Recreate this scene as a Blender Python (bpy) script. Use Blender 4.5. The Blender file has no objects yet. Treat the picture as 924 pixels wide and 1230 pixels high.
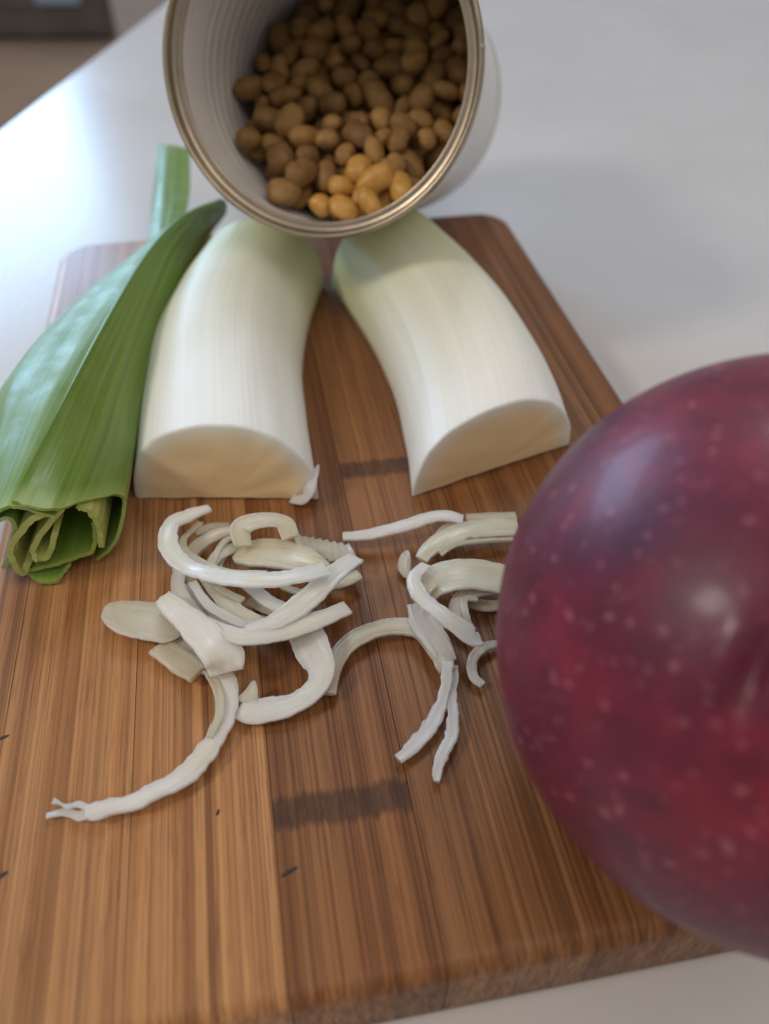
import bpy, bmesh, math, random
import numpy as np
from mathutils import Vector, Matrix, noise

S = 0.01                                   # lengths below are in centimetres; meshes are in metres
scene = bpy.context.scene
col = scene.collection
random.seed(7)

# ------------------------------------------------------------------ camera
CAM_H, FPX, CX, CY, PITCH = 12.5, 995.0, 462.0, 615.0, math.radians(44)
cam_d = bpy.data.cameras.new('camera')
cam = bpy.data.objects.new('camera', cam_d)
col.objects.link(cam)
cam.location = (0, 0, CAM_H*S)
cam.rotation_euler = (math.pi/2 - PITCH, 0, 0)
cam_d.sensor_fit = 'VERTICAL'
cam_d.sensor_height = 36.0
cam_d.lens = 36.0*FPX/1230.0
cam_d.clip_start = 0.005
cam_d.clip_end = 100
cam_d.dof.use_dof = True
cam_d.dof.focus_distance = 0.152
cam_d.dof.aperture_fstop = 11.5
scene.camera = cam

# ------------------------------------------------------------------ world and lamps
world = bpy.data.worlds.new('World')
scene.world = world
world.use_nodes = True
bg = world.node_tree.nodes['Background']
bg.inputs['Color'].default_value = (1.0, 0.95, 0.91, 1)
bg.inputs['Strength'].default_value = 0.30


def lamp(name, az, el, dist, sx, sy, power, color, aim=(0, 18, 0)):
    l = bpy.data.lights.new(name, 'AREA')
    l.shape = 'RECTANGLE'
    l.size, l.size_y, l.energy, l.color = sx, sy, power, color
    o = bpy.data.objects.new(name, l)
    col.objects.link(o)
    a, e = math.radians(az), math.radians(el)
    d = Vector((math.sin(a)*math.cos(e), math.cos(a)*math.cos(e), math.sin(e)))
    t = Vector(aim)*S
    o.location = t + d*dist
    o.rotation_euler = d.to_track_quat('Z', 'Y').to_euler()
    return o


lamp('window_light', -37, 17.5, 1.9, 1.15, 0.66, 28, (0.40, 0.66, 1.0), aim=(-14, 38, -1.7))
lamp('high_window_light', 1, 53, 1.5, 0.20, 0.55, 4.0, (0.85, 0.93, 1.0), aim=(5, 7, 4))
lamp('side_lamp', -112, 42, 1.0, 0.15, 0.15, 3.0, (1.0, 0.89, 0.77), aim=(0, 16, 3))

lamp('room_lamp', 150, 62, 1.9, 1.2, 1.2, 8.6, (1.0, 0.87, 0.74), aim=(4, 8, 0))

vs = scene.view_settings
vs.view_transform = 'Standard'
vs.look = 'None'
vs.exposure = 0.0
vs.gamma = 1.0
vs.use_curve_mapping = False

# ------------------------------------------------------------------ pixel -> place on a level plane
FW = np.array([0, math.cos(PITCH), -math.sin(PITCH)])
UP = np.array([0, math.sin(PITCH), math.cos(PITCH)])
RT = np.array([1.0, 0, 0])


def W(u, v, z=0.0):
    """photo pixel + height above the board (cm) -> point in cm"""
    d = (u-CX)*RT + FPX*FW + (CY-v)*UP
    t = (z-CAM_H)/d[2]
    p = t*d
    return Vector((p[0], p[1], z))


# ------------------------------------------------------------------ node helpers
def mat(name):
    m = bpy.data.materials.new(name)
    m.use_nodes = True
    nt = m.node_tree
    b = nt.nodes['Principled BSDF']
    return m, nt, b


def N(nt, t, **kw):
    n = nt.nodes.new(t)
    for k, v in kw.items():
        if k in n.inputs:
            n.inputs[k].default_value = v
        else:
            setattr(n, k, v)
    return n


def L(nt, a, b):
    nt.links.new(a, b)


def mapping(nt, scale, loc=(0, 0, 0), coord='Object'):
    tc = N(nt, 'ShaderNodeTexCoord')
    mp = N(nt, 'ShaderNodeMapping')
    mp.inputs['Scale'].default_value = scale
    mp.inputs['Location'].default_value = loc
    L(nt, tc.outputs[coord], mp.inputs['Vector'])
    return mp


def noise_tex(nt, vec, scale, detail=3, rough=0.55):
    n = N(nt, 'ShaderNodeTexNoise')
    n.inputs['Scale'].default_value = scale
    n.inputs['Detail'].default_value = detail
    n.inputs['Roughness'].default_value = rough
    if vec is not None:
        L(nt, vec, n.inputs['Vector'])
    return n


def ramp(nt, fac, stops):
    r = N(nt, 'ShaderNodeValToRGB')
    el = r.color_ramp.elements
    while len(el) < len(stops):
        el.new(0.5)
    for e, (p, c) in zip(el, stops):
        e.position = p
        e.color = c if len(c) == 4 else (*c, 1)
    L(nt, fac, r.inputs['Fac'])
    return r


def mix(nt, fac, a, b, mode='MIX'):
    m = N(nt, 'ShaderNodeMix', data_type='RGBA', blend_type=mode)
    for sock, v in ((m.inputs[0], fac), (m.inputs[6], a), (m.inputs[7], b)):
        if hasattr(v, 'is_linked'):
            L(nt, v, sock)
        elif isinstance(v, (int, float)):
            sock.default_value = v
        else:
            sock.default_value = v if len(v) == 4 else (*v, 1)
    return m.outputs[2]


def math_n(nt, op, a, b=None, clamp=False):
    m = N(nt, 'ShaderNodeMath', operation=op, use_clamp=clamp)
    for i, v in enumerate((a, b)):
        if v is None:
            continue
        if hasattr(v, 'is_linked'):
            L(nt, v, m.inputs[i])
        else:
            m.inputs[i].default_value = v
    return m.outputs[0]


def bump(nt, b, h, strength, dist):
    n = N(nt, 'ShaderNodeBump')
    n.inputs['Strength'].default_value = strength
    n.inputs['Distance'].default_value = dist
    L(nt, h, n.inputs['Height'])
    L(nt, n.outputs[0], b.inputs['Normal'])
    return n


# ------------------------------------------------------------------ materials
def m_table():
    m, nt, b = mat('white_laminate')
    mp = mapping(nt, (1, 1, 1))
    n1 = noise_tex(nt, mp.outputs[0], 14, 4)
    n2 = noise_tex(nt, mp.outputs[0], 900, 2)
    r = ramp(nt, n1.outputs[0], [(0.3, (0.55, 0.535, 0.535)), (0.7, (0.60, 0.585, 0.585))])
    L(nt, r.outputs[0], b.inputs['Base Color'])
    rr = ramp(nt, n1.outputs[0], [(0.3, (0.23,)*3), (0.7, (0.29,)*3)])
    L(nt, rr.outputs[0], b.inputs['Roughness'])
    bump(nt, b, n2.outputs[0], 0.06, 0.0003)
    return m


def m_bamboo():
    m, nt, b = mat('bamboo_wood')
    tc = N(nt, 'ShaderNodeTexCoord')
    tone = N(nt, 'ShaderNodeAttribute', attribute_type='OBJECT', attribute_name='tone')
    seed = N(nt, 'ShaderNodeAttribute', attribute_type='OBJECT', attribute_name='seed')
    nodey = N(nt, 'ShaderNodeAttribute', attribute_type='OBJECT', attribute_name='node_y')
    sc = N(nt, 'ShaderNodeVectorMath', operation='SCALE')
    L(nt, tc.outputs['Object'], sc.inputs[0])
    sc.inputs[3].default_value = 100.0            # cm
    cmb = N(nt, 'ShaderNodeCombineXYZ')
    L(nt, seed.outputs['Fac'], cmb.inputs[1])
    off = N(nt, 'ShaderNodeVectorMath', operation='ADD')
    L(nt, sc.outputs[0], off.inputs[0])
    L(nt, cmb.outputs[0], off.inputs[1])

    def stretched(sx, sy, sz):
        mp = N(nt, 'ShaderNodeMapping')
        mp.inputs['Scale'].default_value = (sx, sy, sz)
        L(nt, off.outputs[0], mp.inputs['Vector'])
        return mp.outputs[0]
    fine = noise_tex(nt, stretched(19, 0.03, 3), 1.0, 3, 0.6)
    strip = noise_tex(nt, stretched(3.2, 0.012, 0.6), 1.0, 2, 0.6)
    pores = noise_tex(nt, stretched(34, 0.9, 5), 1.0, 2, 0.6)
    wide = noise_tex(nt, stretched(0.5, 0.10, 0.5), 1.0, 3, 0.5)
    c_str = ramp(nt, strip.outputs[0], [(0.30, (0.26, 0.112, 0.042)), (0.5, (0.37, 0.176, 0.070)), (0.72, (0.49, 0.255, 0.108))])
    c_fine = ramp(nt, fine.outputs[0], [(0.34, (0.56, 0.50, 0.45)), (0.49, (0.95, 0.94, 0.93)), (0.64, (1.28, 1.28, 1.26))])
    c = mix(nt, 0.9, c_str.outputs[0], c_fine.outputs[0], 'MULTIPLY')
    c_p = ramp(nt, pores.outputs[0], [(0.30, (0.55, 0.48, 0.42)), (0.44, (1, 1, 1))])
    c = mix(nt, 0.75, c, c_p.outputs[0], 'MULTIPLY')
    c_w = ramp(nt, wide.outputs[0], [(0.3, (0.72, 0.70, 0.68)), (0.7, (1.18, 1.15, 1.12))])
    c = mix(nt, 0.8, c, c_w.outputs[0], 'MULTIPLY')
    t = ramp(nt, tone.outputs['Fac'], [(0.0, (0.50, 0.41, 0.35)), (0.5, (0.96, 0.98, 1.02)), (1.0, (1.3, 1.38, 1.44))])
    c = mix(nt, 1.0, c, t.outputs[0], 'MULTIPLY')
    # the dark joint of the cane across the strip
    sep = N(nt, 'ShaderNodeSeparateXYZ')
    L(nt, sc.outputs[0], sep.inputs[0])
    wob = noise_tex(nt, stretched(11, 0.4, 1), 1.0, 3, 0.6)
    wv = math_n(nt, 'MULTIPLY', math_n(nt, 'SUBTRACT', wob.outputs[0], 0.5), 0.42)
    dy = math_n(nt, 'ABSOLUTE', math_n(nt, 'ADD', math_n(nt, 'SUBTRACT', sep.outputs[1], nodey.outputs['Fac']), wv))
    band = ramp(nt, dy, [(0.0, (1, 1, 1)), (0.21, (0.95, 0.95, 0.95)), (0.33, (0, 0, 0))])
    grain = ramp(nt, noise_tex(nt, stretched(8, 2.4, 1), 1.0, 3, 0.7).outputs[0], [(0.34, (0.70,)*3), (0.65, (1, 1, 1))])
    bfac = mix(nt, 1.0, band.outputs[0], grain.outputs[0], 'MULTIPLY')
    c = mix(nt, math_n(nt, 'MULTIPLY', bfac, 0.86), c, (0.045, 0.020, 0.011))
    # warped growth rings on the sawn ends
    geo = N(nt, 'ShaderNodeNewGeometry')
    L(nt, c, b.inputs['Base Color'])
    rr = ramp(nt, fine.outputs[0], [(0.3, (0.50,)*3), (0.7, (0.36,)*3)])
    # damp film left near the far corner: smoother there
    sepx = math_n(nt, 'ADD', sep.outputs[0], 4.6)
    sepy = math_n(nt, 'ADD', sep.outputs[1], -25.6)
    dist = math_n(nt, 'SQRT', math_n(nt, 'ADD', math_n(nt, 'MULTIPLY', sepx, sepx), math_n(nt, 'MULTIPLY', sepy, sepy)))
    wn = noise_tex(nt, stretched(1.2, 1.2, 1.2), 1.0, 3, 0.6)
    wet = ramp(nt, math_n(nt, 'ADD', dist, math_n(nt, 'MULTIPLY', wn.outputs[0], 2.0)), [(0.0, (1, 1, 1)), (0.36, (1, 1, 1)), (0.46, (0, 0, 0))])
    wet.color_ramp.elements[1].position = 0.8
    wet.color_ramp.elements[2].position = 0.95
    dsc = math_n(nt, 'DIVIDE', math_n(nt, 'ADD', dist, math_n(nt, 'MULTIPLY', wn.outputs[0], 2.0)), 5.2)
    for lk in list(wet.inputs['Fac'].links):
        nt.links.remove(lk)
    L(nt, dsc, wet.inputs['Fac'])
    L(nt, mix(nt, wet.outputs[0], rr.outputs[0], (0.36, 0.36, 0.36)), b.inputs['Roughness'])
    L(nt, math_n(nt, 'MULTIPLY', wet.outputs[0], 0.12), b.inputs['Coat Weight'])
    b.inputs['Coat Roughness'].default_value = 0.2
    hgt = mix(nt, 0.5, fine.outputs[0], pores.outputs[0])
    b.inputs['Specular IOR Level'].default_value = 0.30
    bump(nt, b, hgt, 0.35, 0.0004)
    return m


def m_leek(name, c0, c1, green=None, stripes=True, sss=0.35, rough=0.38):
    m, nt, b = mat(name)
    tc = N(nt, 'ShaderNodeTexCoord')
    mp = N(nt, 'ShaderNodeMapping')
    if stripes:
        L(nt, tc.outputs['UV'], mp.inputs['Vector'])
        mp.inputs['Scale'].default_value = (46, 0.35, 1)
    else:
        L(nt, tc.outputs['Object'], mp.inputs['Vector'])
        mp.inputs['Scale'].default_value = (160, 160, 160)
    n1 = noise_tex(nt, mp.outputs[0], 1.0, 3, 0.6)
    r = ramp(nt, n1.outputs[0], [(0.3, c0), (0.68, c1)])
    c = r.outputs[0]
    if green is not None:
        sep = N(nt, 'ShaderNodeSeparateXYZ')
        L(nt, tc.outputs['UV'], sep.inputs[0])
        n2 = noise_tex(nt, mp.outputs[0], 0.35, 2)
        s = math_n(nt, 'ADD', sep.outputs[1], math_n(nt, 'MULTIPLY', math_n(nt, 'SUBTRACT', n2.outputs[0], 0.5), 0.22))
        gr = ramp(nt, s, [(0.12, (0, 0, 0)), (0.62, (0.36,)*3), (1.0, (1, 1, 1))])
        c = mix(nt, gr.outputs[0], c, green)
    mp3 = N(nt, 'ShaderNodeMapping')
    L(nt, tc.outputs['UV'], mp3.inputs['Vector'])
    mp3.inputs['Scale'].default_value = (95, 0.8, 1)
    ln = ramp(nt, noise_tex(nt, mp3.outputs[0], 1.0, 2, 0.5).outputs[0], [(0.30, (1, 1, 1)), (0.40, (0, 0, 0))])
    c = mix(nt, math_n(nt, 'MULTIPLY', ln.outputs[0], 0.30), c, (0.58, 0.60, 0.45))
    L(nt, c, b.inputs['Base Color'])
    b.inputs['Roughness'].default_value = rough
    b.inputs['Subsurface Weight'].default_value = sss
    b.inputs['Subsurface Radius'].default_value = (0.9, 0.8, 0.5)
    b.inputs['Subsurface Scale'].default_value = 0.004
    bump(nt, b, n1.outputs[0], 0.22, 0.0005)
    return m


def m_strip(name, c0, c1, trans=0.22):
    """wet, half translucent shavings: creamy where thick, edges whitened for the light they catch"""
    m, nt, b = mat(name)
    tc = N(nt, 'ShaderNodeTexCoord')
    mp = N(nt, 'ShaderNodeMapping')
    L(nt, tc.outputs['UV'], mp.inputs['Vector'])
    mp.inputs['Scale'].default_value = (44, 2.0, 1)
    n1 = noise_tex(nt, mp.outputs[0], 1.0, 4, 0.6)
    mp2 = N(nt, 'ShaderNodeMapping')
    L(nt, tc.outputs['Object'], mp2.inputs['Vector'])
    mp2.inputs['Scale'].default_value = (140, 140, 140)
    n2 = noise_tex(nt, mp2.outputs[0], 1.0, 3, 0.55)
    sepu = N(nt, 'ShaderNodeSeparateXYZ')
    L(nt, tc.outputs['UV'], sepu.inputs[0])
    du = math_n(nt, 'ABSOLUTE', math_n(nt, 'SUBTRACT', sepu.outputs[0], 0.25))
    edge_w = ramp(nt, du, [(0.10, (0, 0, 0)), (0.19, (1, 1, 1))])  # whiter edges paint the light caught along the strip's rim
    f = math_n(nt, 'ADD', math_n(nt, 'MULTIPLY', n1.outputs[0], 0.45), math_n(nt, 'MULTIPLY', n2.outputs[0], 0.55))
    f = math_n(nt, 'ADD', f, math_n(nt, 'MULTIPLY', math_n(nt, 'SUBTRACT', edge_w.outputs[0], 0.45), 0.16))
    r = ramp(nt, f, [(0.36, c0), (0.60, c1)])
    L(nt, r.outputs[0], b.inputs['Base Color'])
    b.inputs['Roughness'].default_value = 0.20
    b.inputs['Subsurface Weight'].default_value = 0.75
    b.inputs['Subsurface Radius'].default_value = (1.0, 0.85, 0.55)
    b.inputs['Subsurface Scale'].default_value = 0.0035
    bump(nt, b, n1.outputs[0], 0.45, 0.0006)
    b.inputs['Transmission Weight'].default_value = trans
    b.inputs['IOR'].default_value = 1.36
    tr = N(nt, 'ShaderNodeBsdfTranslucent')
    L(nt, r.outputs[0], tr.inputs['Color'])
    mx = N(nt, 'ShaderNodeMixShader')
    mx.inputs[0].default_value = 0.06
    L(nt, b.outputs[0], mx.inputs[1])
    L(nt, tr.outputs[0], mx.inputs[2])
    L(nt, mx.outputs[0], nt.nodes['Material Output'].inputs['Surface'])
    return m


def m_cut():
    """sawn leek face: pale layers, a cream heart"""
    m, nt, b = mat('leek_cut_flesh')
    tc = N(nt, 'ShaderNodeTexCoord')
    sep = N(nt, 'ShaderNodeSeparateXYZ')
    L(nt, tc.outputs['UV'], sep.inputs[0])
    mp = N(nt, 'ShaderNodeMapping')
    mp.inputs['Scale'].default_value = (14, 14, 14)
    L(nt, tc.outputs['UV'], mp.inputs['Vector'])
    n1 = noise_tex(nt, mp.outputs[0], 1.0, 4, 0.6)
    rad = math_n(nt, 'ADD', sep.outputs[0], math_n(nt, 'MULTIPLY', math_n(nt, 'SUBTRACT', n1.outputs[0], 0.5), 0.03))
    r = ramp(nt, rad, [(0.0, (0.90, 0.70, 0.41)), (0.72, (0.90, 0.72, 0.45)), (0.85, (0.88, 0.77, 0.57)), (0.93, (0.86, 0.84, 0.74)), (1.0, (0.86, 0.87, 0.83))])
    wv = math_n(nt, 'SINE', math_n(nt, 'MULTIPLY', rad, 62.0))
    ring = ramp(nt, math_n(nt, 'ADD', math_n(nt, 'MULTIPLY', wv, 0.5), 0.5), [(0.0, (0.93, 0.92, 0.90)), (0.25, (1, 1, 1))])
    c = mix(nt, 0.10, r.outputs[0], ring.outputs[0], 'MULTIPLY')
    L(nt, c, b.inputs['Base Color'])
    b.inputs['Roughness'].default_value = 0.34
    b.inputs['Subsurface Weight'].default_value = 0.45
    b.inputs['Subsurface Radius'].default_value = (0.9, 0.7, 0.4)
    b.inputs['Subsurface Scale'].default_value = 0.004
    mo = mapping(nt, (260, 260, 260))
    n3 = noise_tex(nt, mo.outputs[0], 1.0, 4, 0.6)
    bump(nt, b, n3.outputs[0], 0.2, 0.0006)
    return m


def m_leaf(name, dark, light, rough=0.30, bloom=0.25):
    m, nt, b = mat(name)
    tc = N(nt, 'ShaderNodeTexCoord')
    mp = N(nt, 'ShaderNodeMapping')
    mp.inputs['Scale'].default_value = (30, 0.6, 1)
    L(nt, tc.outputs['UV'], mp.inputs['Vector'])
    n1 = noise_tex(nt, mp.outputs[0], 1.0, 3, 0.6)
    mp2 = N(nt, 'ShaderNodeMapping')
    mp2.inputs['Scale'].default_value = (110, 110, 110)
    L(nt, tc.outputs['Object'], mp2.inputs['Vector'])
    n2 = noise_tex(nt, mp2.outputs[0], 1.0, 5, 0.65)
    r = ramp(nt, n1.outputs[0], [(0.3, dark), (0.7, light)])
    w = ramp(nt, n2.outputs[0], [(0.42, (0, 0, 0)), (0.75, (1, 1, 1))])
    c = mix(nt, math_n(nt, 'MULTIPLY', w.outputs[0], bloom), r.outputs[0], (0.34, 0.44, 0.26))
    sepu = N(nt, 'ShaderNodeSeparateXYZ')
    L(nt, tc.outputs['UV'], sepu.inputs[0])
    ed = ramp(nt, sepu.outputs[1], [(0.0, (1, 1, 1)), (0.012, (0.7,)*3), (0.05, (0, 0, 0))])
    c = mix(nt, math_n(nt, 'MULTIPLY', ed.outputs[0], 0.6), c, (0.36, 0.46, 0.13))
    L(nt, c, b.inputs['Base Color'])
    rr = ramp(nt, n2.outputs[0], [(0.35, (rough,)*3), (0.7, (rough+0.22,)*3)])
    L(nt, rr.outputs[0], b.inputs['Roughness'])
    b.inputs['Subsurface Weight'].default_value = 0.12
    b.inputs['Subsurface Radius'].default_value = (0.3, 0.8, 0.2)
    b.inputs['Subsurface Scale'].default_value = 0.002
    bump(nt, b, n1.outputs[0], 0.18, 0.0005)
    return m


def m_apple():
    m, nt, b = mat('apple_skin_red')
    tc = N(nt, 'ShaderNodeTexCoord')
    mp = N(nt, 'ShaderNodeMapping')
    mp.inputs['Scale'].default_value = (100, 100, 100)
    L(nt, tc.outputs['Object'], mp.inputs['Vector'])
    big = noise_tex(nt, mp.outputs[0], 0.45, 4, 0.55)
    mid = noise_tex(nt, mp.outputs[0], 2.2, 4, 0.6)
    mp2 = N(nt, 'ShaderNodeMapping')
    mp2.inputs['Scale'].default_value = (42, 1.2, 1)
    L(nt, tc.outputs['UV'], mp2.inputs['Vector'])
    strk = noise_tex(nt, mp2.outputs[0], 1.0, 4, 0.6)
    r = ramp(nt, big.outputs[0], [(0.30, (0.070, 0.007, 0.036)), (0.5, (0.135, 0.008, 0.030)), (0.70, (0.23, 0.012, 0.030))])
    s = ramp(nt, strk.outputs[0], [(0.32, (0.62, 0.55, 0.6)), (0.65, (1.22, 1.15, 1.1))])
    c = mix(nt, 0.40, r.outputs[0], s.outputs[0], 'MULTIPLY')
    s2 = ramp(nt, mid.outputs[0], [(0.3, (0.72, 0.7, 0.74)), (0.7, (1.25, 1.25, 1.2))])
    c = mix(nt, 0.8, c, s2.outputs[0], 'MULTIPLY')
    # lenticels: two sizes of pale dots
    warp = N(nt, 'ShaderNodeVectorMath', operation='ADD')
    nw = noise_tex(nt, mp.outputs[0], 1.3, 2)
    sub = N(nt, 'ShaderNodeVectorMath', operation='SCALE')
    L(nt, nw.outputs['Color'], sub.inputs[0])
    sub.inputs[3].default_value = 0.5
    L(nt, mp.outputs[0], warp.inputs[0])
    L(nt, sub.outputs[0], warp.inputs[1])
    for sc_, rad, amt, colr in ((7.0, 0.32, 0.28, (0.58, 0.20, 0.26)), (5.0, 0.30, 0.36, (0.66, 0.28, 0.32)), (3.4, 0.28, 0.34, (0.62, 0.26, 0.30))):
        v = N(nt, 'ShaderNodeTexVoronoi')
        v.inputs['Scale'].default_value = sc_
        L(nt, warp.outputs[0], v.inputs['Vector'])
        sepc = N(nt, 'ShaderNodeSeparateColor')
        L(nt, v.outputs['Color'], sepc.inputs[0])
        rv = math_n(nt, 'MULTIPLY', math_n(nt, 'ADD', math_n(nt, 'MULTIPLY', sepc.outputs[0], 1.1), 0.25), rad)
        q = math_n(nt, 'DIVIDE', v.outputs['Distance'], rv)
        d = ramp(nt, q, [(0.1, (1, 1, 1)), (1.0, (0, 0, 0))])
        pick = math_n(nt, 'GREATER_THAN', sepc.outputs[1], 0.62)
        c = mix(nt, math_n(nt, 'MULTIPLY', math_n(nt, 'MULTIPLY', d.outputs[0], pick), amt), c, colr)
    L(nt, c, b.inputs['Base Color'])
    b.inputs['Roughness'].default_value = 0.46
    b.inputs['Specular IOR Level'].default_value = 0.42
    b.inputs['Coat Weight'].default_value = 0.10
    b.inputs['Coat Roughness'].default_value = 0.15
    b.inputs['Subsurface Weight'].default_value = 0.08
    b.inputs['Subsurface Scale'].default_value = 0.003
    fn = noise_tex(nt, mp.outputs[0], 6.0, 3)
    bump(nt, b, fn.outputs[0], 0.10, 0.0006)
    return m


def m_simple(name, color, rough, metal=0.0, nscale=300, var=0.12, bmp=0.0, coat=0.0):
    m, nt, b = mat(name)
    mp = mapping(nt, (1, 1, 1))
    n1 = noise_tex(nt, mp.outputs[0], nscale, 3)
    lo = tuple(max(0, x*(1-var)) for x in color)
    hi = tuple(min(1, x*(1+var)) for x in color)
    r = ramp(nt, n1.outputs[0], [(0.3, lo), (0.7, hi)])
    L(nt, r.outputs[0], b.inputs['Base Color'])
    b.inputs['Roughness'].default_value = rough
    b.inputs['Metallic'].default_value = metal
    b.inputs['Coat Weight'].default_value = coat
    if bmp:
        bump(nt, b, n1.outputs[0], bmp, 0.0005)
    return m


def m_bean():
    m, nt, b = mat('bean_skin')
    oi = N(nt, 'ShaderNodeObjectInfo')
    mp = mapping(nt, (1, 1, 1))
    n1 = noise_tex(nt, mp.outputs[0], 420, 3)
    r = ramp(nt, oi.outputs['Random'], [(0.0, (0.20, 0.110, 0.038)), (0.5, (0.29, 0.165, 0.058)), (1.0, (0.42, 0.245, 0.085))])
    s = ramp(nt, n1.outputs[0], [(0.3, (0.75, 0.72, 0.7)), (0.7, (1.15, 1.15, 1.12))])
    L(nt, mix(nt, 0.8, r.outputs[0], s.outputs[0], 'MULTIPLY'), b.inputs['Base Color'])
    b.inputs['Roughness'].default_value = 0.5
    b.inputs['Subsurface Weight'].default_value = 0.15
    b.inputs['Subsurface Scale'].default_value = 0.002
    b.inputs['Specular IOR Level'].default_value = 0.3
    bump(nt, b, n1.outputs[0], 0.15, 0.0005)
    return m


def m_label():
    """white paper label with a thin yellow line (can axis = local Z)"""
    m, nt, b = mat('can_label_paper')
    tc = N(nt, 'ShaderNodeTexCoord')
    sep = N(nt, 'ShaderNodeSeparateXYZ')
    L(nt, tc.outputs['Object'], sep.inputs[0])
    dz = math_n(nt, 'ABSOLUTE', math_n(nt, 'SUBTRACT', sep.outputs[2], 0.085))
    f = math_n(nt, 'LESS_THAN', dz, 0.0022)
    L(nt, mix(nt, f, (0.86, 0.86, 0.86), (0.80, 0.52, 0.14)), b.inputs['Base Color'])
    b.inputs['Roughness'].default_value = 0.4
    return m


MAT = dict(
    table=m_table(), bamboo=m_bamboo(),
    leek_skin=m_leek('leek_white_skin', (0.83, 0.85, 0.82), (0.91, 0.92, 0.90), green=(0.62, 0.64, 0.34), rough=0.50),
    cut=m_cut(),
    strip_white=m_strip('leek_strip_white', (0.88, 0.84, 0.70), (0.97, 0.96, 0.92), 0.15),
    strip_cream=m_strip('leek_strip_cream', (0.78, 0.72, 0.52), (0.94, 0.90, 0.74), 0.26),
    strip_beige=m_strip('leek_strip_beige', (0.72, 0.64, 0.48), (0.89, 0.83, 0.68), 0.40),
    leaf=m_leaf('leek_leaf_green', (0.098, 0.185, 0.016), (0.190, 0.300, 0.042), bloom=0.14, rough=0.32),
    leaf_in=m_leaf('leek_leaf_inner_green', (0.16, 0.31, 0.035), (0.27, 0.43, 0.075), bloom=0.08),
    leaf_pale=m_leaf('leek_leaf_pale_yellow', (0.52, 0.57, 0.14), (0.68, 0.71, 0.28), bloom=0.06),
    apple=m_apple(), stem=m_simple('apple_calyx_brown', (0.08, 0.045, 0.025), 0.8),
    can_in=m_simple('can_inner_lacquer', (0.80, 0.785, 0.77), 0.5, nscale=60, var=0.06),
    can_rim=m_simple('can_rim_gold_tin', (0.44, 0.375, 0.29), 0.34, metal=1.0, nscale=150, var=0.1),
    can_base=m_simple('can_tin', (0.60, 0.58, 0.54), 0.3, metal=1.0),
    label=m_label(), bean=m_bean(),
    bean_lit_lip=m_simple('bean_skin_lit_lip', (0.56, 0.30, 0.07), 0.4, nscale=420, var=0.15, bmp=0.15),  # orange colour paints the light falling on the lip beans
    floor=m_simple('brown_floor', (0.68, 0.53, 0.43), 0.45, nscale=3, var=0.15),
    dark=m_simple('dark_furniture_paint', (0.17, 0.15, 0.14), 0.5, nscale=8, var=0.2),
    white=m_simple('white_wall_paint', (0.62, 0.61, 0.62), 0.6, nscale=6, var=0.04),
    blue=m_simple('pale_blue_glint', (0.42, 0.62, 0.85), 0.4, nscale=20, var=0.05),
    edge=m_simple('table_edge_band', (0.60, 0.58, 0.55), 0.4, nscale=40, var=0.04),
)


# ------------------------------------------------------------------ mesh helpers
def link(name, me, m, parent=None, smooth=True):
    o = bpy.data.objects.new(name, me)
    col.objects.link(o)
    if m is not None:
        me.materials.clear()
        me.materials.append(m)
    if parent is not None:
        o.parent = parent
    if smooth:
        for p in me.polygons:
            p.use_smooth = True
    return o


def mesh_of(name, verts, faces, uvs=None):
    me = bpy.data.meshes.new(name)
    me.from_pydata([tuple(Vector(v)*S) for v in verts], [], faces)
    if uvs is not None:
        ul = me.uv_layers.new(name='UVMap')
        for lp in me.loops:
            ul.data[lp.index].uv = uvs[lp.vertex_index]
    me.validate()
    me.update()
    return me


def tag(o, label, cat, group=None):
    o['label'] = label
    o['category'] = cat
    if group:
        o['group'] = group
    return o


def structure(o):
    o['kind'] = 'structure'
    return o


def empty(name, loc=(0, 0, 0), rot=(0, 0, 0)):
    o = bpy.data.objects.new(name, None)
    o.empty_display_size = 0.02
    col.objects.link(o)
    o.location = Vector(loc)*S
    o.rotation_euler = rot
    return o


def prism(name, poly, z0, z1, m, parent=None, bev=0.0, seg=2):
    bm = bmesh.new()
    bot = [bm.verts.new((x*S, y*S, z0*S)) for x, y in poly]
    top = [bm.verts.new((x*S, y*S, z1*S)) for x, y in poly]
    bm.faces.new(top)
    bm.faces.new(list(reversed(bot)))
    n = len(poly)
    for i in range(n):
        j = (i+1) % n
        bm.faces.new((bot[i], bot[j], top[j], top[i]))
    if bev:
        bmesh.ops.bevel(bm, geom=list(bm.edges), offset=bev*S, segments=seg, affect='EDGES', clamp_overlap=True)
    me = bpy.data.meshes.new(name)
    bm.to_mesh(me)
    bm.free()
    return link(name, me, m, parent, smooth=False)


def catmull(pts, n):
    P = [np.array(p, float) for p in pts]
    if len(P) == 2:
        return [P[0]+(P[1]-P[0])*i/n for i in range(n+1)]
    P = [2*P[0]-P[1]] + P + [2*P[-1]-P[-2]]
    segs = len(P)-3
    out = []
    for i in range(n+1):
        t = i/n*segs
        k = min(int(t), segs-1)
        t -= k
        a, b, c, d = P[k:k+4]
        out.append(0.5*((2*b)+(c-a)*t+(2*a-5*b+4*c-d)*t*t+(-a+3*b-3*c+d)*t**3))
    return out


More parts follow.
